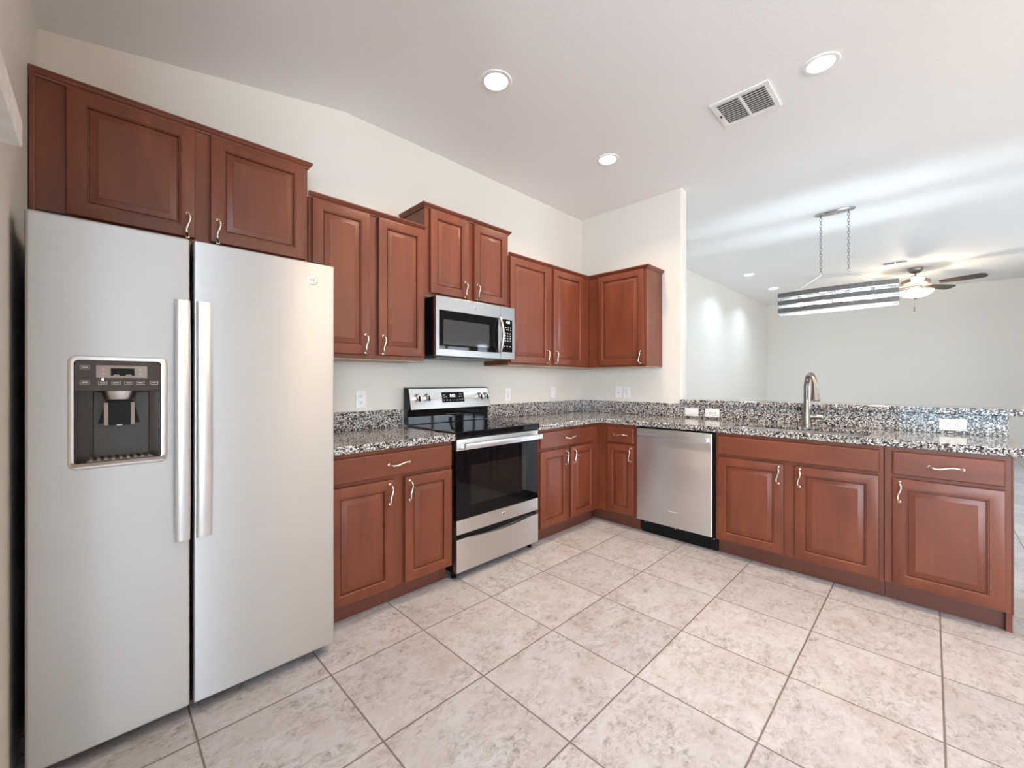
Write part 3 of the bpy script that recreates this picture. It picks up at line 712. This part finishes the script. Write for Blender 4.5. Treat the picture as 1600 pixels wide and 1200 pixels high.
plate('wall_outlet', 'white duplex outlet on the cream wall left of the stove', 'outlet', (1.247, BACK_Y, 1.118), 0, 'duplex', group=GO)
plate('wall_outlet', 'white outlet on the cream wall just right of the stove', 'outlet', (2.624, BACK_Y, 1.118), 0, 'gfci', group=GO)
plate('wall_switch', 'white switch plate on the back wall nearer the inside corner', 'switch', (3.266, BACK_Y, 1.128), 0, 'rocker', group=GO)
plate('wall_switch', 'white toggle switch, left of the pair on the short wall', 'switch', (KX, 2.240, 1.130), RB, 'toggle', group=GO)
plate('wall_outlet', 'white outlet, right of the pair on the short wall', 'outlet', (KX, 2.150, 1.130), RB, 'gfci', group=GO)
GX = KX-0.0212
plate('wall_switch', 'white horizontal plate on the granite, farthest left on the bar backsplash', 'switch', (GX, 1.498, 0.966), RB, 'rocker', True, group=GO)
plate('wall_outlet', 'white horizontal outlet second from left on the bar backsplash', 'outlet', (GX, 1.322, 0.966), RB, 'gfci', True, group=GO)
plate('wall_outlet', 'white horizontal duplex outlet at the right end of the bar backsplash', 'outlet', (GX, -0.094, 0.970), RB, 'duplex', True, group=GO)

# ------------------------------------------------------------------ ceiling fittings
def downlight(label, x, y, r, watts, col, lens='lens'):
    t = thing('recessed_light', label, 'ceiling light', (x, y, 3.0), 0, 'recessed ceiling lights')
    bm = bmesh.new()
    rings(bm, [[(q*math.cos(2*PI*k/32), q*math.sin(2*PI*k/32), z) for k in range(32)] for q, z in ((r, -0.0004), (r, -0.0045), (r*0.95, -0.0065), (r*0.74, -0.0035))], False, False)
    obj('trim_ring', bm, 'white', t, smooth=40)
    obj('lens', lathe(bmesh.new(), [(r*0.735, -0.001), (r*0.735, -0.0040)], seg=32), lens, t)
    d = bpy.data.lights.new('lamp', 'AREA'); d.shape = 'DISK'; d.size = r*1.36; d.energy = watts; d.color = col; d.spread = math.radians(130)
    o = bpy.data.objects.new('lamp', d); C.objects.link(o); o.parent = t; o.location = (0, 0, -0.0068)
    return t
downlight('bright recessed ceiling light above the stove side of the kitchen', 1.655, 1.800, 0.093, DOWN_W, DOWN_COL)
downlight('recessed ceiling light nearest the corner where the wall cabinets meet', 2.870, 1.810, 0.088, DOWN_W, DOWN_COL)
downlight('recessed ceiling light beside the large ceiling vent, at upper right', 2.843, 0.430, 0.086, DOWN_W, DOWN_COL)
downlight('nearer of two small recessed lights in the living room ceiling', 7.610, 2.115, 0.092, FAR_W, FAR_COL, 'lensc')
downlight('farther of two small recessed lights in the living room ceiling', 9.090, 2.112, 0.092, FAR_W, FAR_COL, 'lensc')

downlight('unseen fourth recessed light of the kitchen grid, added for light', 1.650, 0.430, 0.088, DOWN_W, DOWN_COL)  # out of view, fourth of the grid; added for floor and ceiling light
downlight('unseen recessed light added behind the camera, right of the peninsula end', 2.850, -1.300, 0.088, DOWN_W, DOWN_COL)  # unseen, added to send more light to floor and ceiling
downlight('unseen recessed light added behind the camera, farthest back', 1.650, -2.900, 0.088, DOWN_W, DOWN_COL)  # also added out of view for extra bounce light

def vent(label, x0, x1, y0, y1, slats, cross):
    cx, cy = (x0+x1)/2, (y0+y1)/2; hx, hy = (x1-x0)/2, (y1-y0)/2
    t = thing('ceiling_vent', label, 'vent', (cx, cy, 3.0), 0)
    b = 0.030
    xs = [-hx, -hx+b, hx-b, hx]; ys = [-hy, -hy+b, -0.008, 0.008, hy-b, hy]
    obj('frame', slab(bmesh.new(), xs, ys, lambda i, j: not (i == 1 and j in (1, 3)), -0.010, -0.0005), 'white', t, bevel=0.003)
    obj('backing', B(-hx+b, hx-b, -hy+b, hy-b, -0.0022, -0.0006), 'band', t)
    for s in (-1, 1):
        ya, yb = sorted((s*0.008, s*(hy-b)))
        for i in range(slats):
            x = -hx+b+(2*hx-2*b)*(i+0.5)/slats
            p = (2*hx-2*b)/slats
            bm = prism(bmesh.new(), [(x-p*0.42, -0.0088), (x-p*0.30, -0.0098), (x+p*0.30, -0.0040), (x+p*0.20, -0.0030)], 'y', ya+0.0005, yb-0.0005)
            obj('slat', bm, 'white', t)
    return t
v = vent('square white louvred air vent in the kitchen ceiling', 2.765, 3.085, 0.668, 1.000, 11, True)
obj('damper_lever', B(-0.010, 0.012, 0.139, 0.150, -0.016, -0.0105), 'grey', v)
vent('small white air vent in the ceiling beside the ceiling fan', 8.25, 8.47, 0.215, 0.535, 3, True)

# linear chandelier
CX, CY = 5.40, 0.703
t = thing('linear_chandelier', 'long grey banded chandelier hanging on two chains beyond the sink', 'chandelier', (CX, CY, 3.0))
def oval(hw, hl, n=14):
    """lens-shaped outline: flat ends, bowed sides"""
    e = hw*0.62; pts = []
    for i in range(n+1):
        u = -1+2*i/n; pts.append((e+(hw-e)*math.cos(u*PI/2), u*hl))
    return pts+[(-x, y) for x, y in reversed(pts)]
bm = bmesh.new()
cn = [(0.055*math.cos(2*PI*k/32), 0.170*math.sin(2*PI*k/32)) for k in range(32)]
rings(bm, [[(x*s, y*s, z) for x, y in cn] for s, z in ((1, -0.0005), (1, -0.016), (0.93, -0.022))])
obj('canopy', bm, 'chrome', t, smooth=40)
for s in (-1, 1):
    y = s*0.114
    bm = bmesh.new()
    tube(bm, [(0.016*math.cos(a), y, -0.034+0.014*math.sin(a)) for a in [2*PI*i/12 for i in range(13)]], 0.003, 6, False)
    z = -0.050; k = 0
    while z > -0.612:
        lk = []
        for i in range(13):
            a = 2*PI*i/12; u, w = 0.0085*math.cos(a), 0.019*math.sin(a)
            lk.append((u, y, z-0.014+w) if k % 2 else (0, y+u, z-0.014+w))
        tube(bm, lk, 0.0024, 5, False); z -= 0.031; k += 1
    tube(bm, [(0, y, z+0.006), (0, y, -0.642)], 0.004, 6)
    obj('chain', bm, 'band', t, smooth=60)
    bm = bmesh.new()
    tube(bm, [(0, y, -0.628), (0, y, -0.652), (0, y*1.3, -0.668), (0, s*0.345, -0.786), (0, s*0.36, -0.797)], 0.0045, 8)
    lathe(bm, [(0.016, -0.640), (0.016, -0.632)], c=(0, y), seg=12)
    obj('support_rod', bm, 'satin', t, smooth=50)
obj('cross_wire', tube(bmesh.new(), [(0, -0.114, -0.640), (0, 0, -0.645), (0, 0.114, -0.640)], 0.002, 6), 'satin', t)
HL = 0.488; HWD = 0.125
for z0, z1 in ((-0.842, -0.795), (-0.925, -0.880), (-1.010, -0.963)):
    oo, ii = oval(HWD, HL), oval(HWD-0.004, HL-0.004)
    bm = bmesh.new()
    a = rings(bm, [[(x, y, z0) for x, y in oo], [(x, y, z1) for x, y in oo], [(x, y, z1) for x, y in ii], [(x, y, z0) for x, y in ii], [(x, y, z0) for x, y in oo]], False, False)
    bmesh.ops.remove_doubles(bm, verts=bm.verts, dist=1e-5)
    obj('band', bm, 'band', t)
bm = bmesh.new(); oo, ii = oval(HWD, HL), oval(HWD-0.004, HL-0.004)
for z0, z1 in ((-0.849, -0.8425), (-0.932, -0.9255), (-1.022, -1.0105)):
    rings(bm, [[(x, y, z0) for x, y in oo], [(x, y, z1) for x, y in oo], [(x, y, z1) for x, y in ii], [(x, y, z0) for x, y in ii], [(x, y, z0) for x, y in oo]], False, False)
bmesh.ops.remove_doubles(bm, verts=bm.verts, dist=1e-5)
obj('rim', bm, 'satin', t)
bm = bmesh.new()
for s in (-1, 1):
    box(bm, s*(HWD-0.0085)-0.003, s*(HWD-0.0085)+0.003, -0.008, 0.008, -1.012, -0.797)
    for e in (-1, 1): box(bm, e*0.066-0.004, e*0.066+0.004, s*(HL-0.009)-0.003, s*(HL-0.009)+0.003, -1.012, -0.797)
obj('strap', bm, 'satin', t)
bm = bmesh.new(); box(bm, -0.009, 0.009, -HL+0.006, HL-0.006, -0.835, -0.820); obj('lamp_bar', bm, 'chrome', t)
for y in (-0.30, -0.10, 0.10, 0.30):
    sk = obj('socket', lathe(bmesh.new(), [(0.016, -0.836), (0.016, -0.880), (0.012, -0.885)], c=(0, y), seg=12), 'chrome', t)
    obj('bulb', lathe(bmesh.new(), [(0.010, -0.886), (0.017, -0.900), (0.026, -0.925), (0.028, -0.942), (0.022, -0.960), (0.010, -0.969)], c=(0, y), seg=14), 'bulb', sk, smooth=80)

# ceiling fan
rx, fx = math.sin(math.radians(45.2)), math.cos(math.radians(45.2))
FCX, FCY = 9.04, 0.17
t = thing('ceiling_fan', 'dark-bladed ceiling fan with lit glass bowl in the living room', 'ceiling fan', (FCX, FCY, 3.0))
obj('canopy', lathe(bmesh.new(), [(0.088, -0.0005), (0.090, -0.012), (0.080, -0.045), (0.045, -0.075), (0.025, -0.08)]), 'fanm', t, smooth=40)
obj('downrod', lathe(bmesh.new(), [(0.013, -0.078), (0.013, -0.150), (0.035, -0.158), (0.04, -0.170)], seg=14), 'fanm', t, smooth=40)
obj('motor', lathe(bmesh.new(), [(0.05, -0.160), (0.125, -0.170), (0.168, -0.195), (0.172, -0.235), (0.150, -0.262), (0.10, -0.275), (0.06, -0.28)]), 'fanm', t, smooth=40)
obj('switch_housing', lathe(bmesh.new(), [(0.075, -0.279), (0.078, -0.300), (0.06, -0.330), (0.05, -0.335)]), 'fanm', t, smooth=40)
bm = bmesh.new()
rings(bm, [[(q*math.cos(2*PI*k/28), q*math.sin(2*PI*k/28), z) for k in range(28)] for q, z in ((0.215, -0.352), (0.210, -0.370), (0.180, -0.405), (0.125, -0.438), (0.055, -0.456), (0.002, -0.460))], False, True)
obj('light_bowl', bm, 'bowl', t, smooth=60)
obj('finial', lathe(bmesh.new(), [(0.02, -0.459), (0.015, -0.472), (0.004, -0.482)], seg=12), 'fanm', t, smooth=40)
base_a = math.radians(-44.8)
for k in range(5):
    a = base_a+math.radians(12-72*k)
    R3 = Matrix.Rotation(a, 3, 'Z'); tilt = math.radians(-14)
    bm = bmesh.new(); ol = [(0.27, -0.055), (0.45, -0.070), (0.70, -0.078), (0.745, -0.060), (0.76, 0.0), (0.745, 0.060), (0.70, 0.078), (0.45, 0.070), (0.27, 0.055)]
    rings(bm, [[R3 @ Vector((x, y*math.cos(tilt), -0.262+y*math.sin(tilt)+h)) for x, y in ol] for h in (-0.003, 0.003)])
    bl = obj('blade', bm, 'blade', t)
    bm = bmesh.new(); rings(bm, [[R3 @ Vector((x, y, z+h)) for x, y, z in ((0.15, -0.018, -0.276), (0.22, -0.015, -0.272), (0.34, -0.04, -0.275), (0.34, 0.04, -0.262), (0.22, 0.015, -0.268), (0.15, 0.018, -0.276))] for h in (-0.004, 0.0)])
    obj('blade_iron', bm, 'fanm', bl)
for q, zl in ((0.0, -0.635), (0.012, -0.600)):
    bm = tube(bmesh.new(), [(q, 0.012, -0.482), (q, 0.012, zl)], 0.0014, 5); lathe(bm, [(0.004, zl), (0.011, zl-0.014), (0.010, zl-0.028), (0.003, zl-0.034)], c=(q, 0.012), seg=8)
    obj('pull_chain', bm, 'fanm', t)
d = bpy.data.lights.new('lamp', 'POINT'); d.energy = FAN_W; d.color = FAN_COL; d.shadow_soft_size = 0.04
o = bpy.data.objects.new('lamp', d); C.objects.link(o); o.parent = t; o.location = (0, 0, -0.385)

# ledge at the left edge of the picture
t = thing('wall_ledge', 'white moulded ledge end jutting from the wall left of the refrigerator', 'ledge', (-0.189, 0, 0))
obj('shelf', prism(bmesh.new(), [(0.0005, 1.672), (0.086, 1.672), (0.088, 1.676), (0.088, 1.718), (0.080, 1.738), (0.0005, 1.738)], 'y', 0.70, 1.190), 'trim', t)

# bowl lamp added out of view to lift the ceiling and left wall
t = thing('added_pendant', 'unseen bowl pendant added behind the camera to brighten the ceiling', 'added pendant lamp', (2.6, -2.5, 3.0))
obj('canopy', lathe(bmesh.new(), [(0.06, -0.006), (0.06, -0.02), (0.02, -0.03)], seg=20), 'fanm', t, smooth=40)
obj('stem', lathe(bmesh.new(), [(0.007, -0.028), (0.007, -0.86)], seg=10), 'fanm', t, smooth=40)
bm = bmesh.new()
rings(bm, [[(q*math.cos(2*PI*k/28), q*math.sin(2*PI*k/28), z) for k in range(28)] for q, z in ((0.20, -0.78), (0.18, -0.82), (0.12, -0.86), (0.03, -0.88), (0.005, -0.88))], False, True)
obj('bowl', bm, 'bowl', t, smooth=60)
d = bpy.data.lights.new('lamp', 'POINT'); d.energy = FILL_W; d.color = FILL_COL; d.shadow_soft_size = 0.05
o = bpy.data.objects.new('lamp', d); C.objects.link(o); o.parent = t; o.location = (0.03, 0, -0.765)
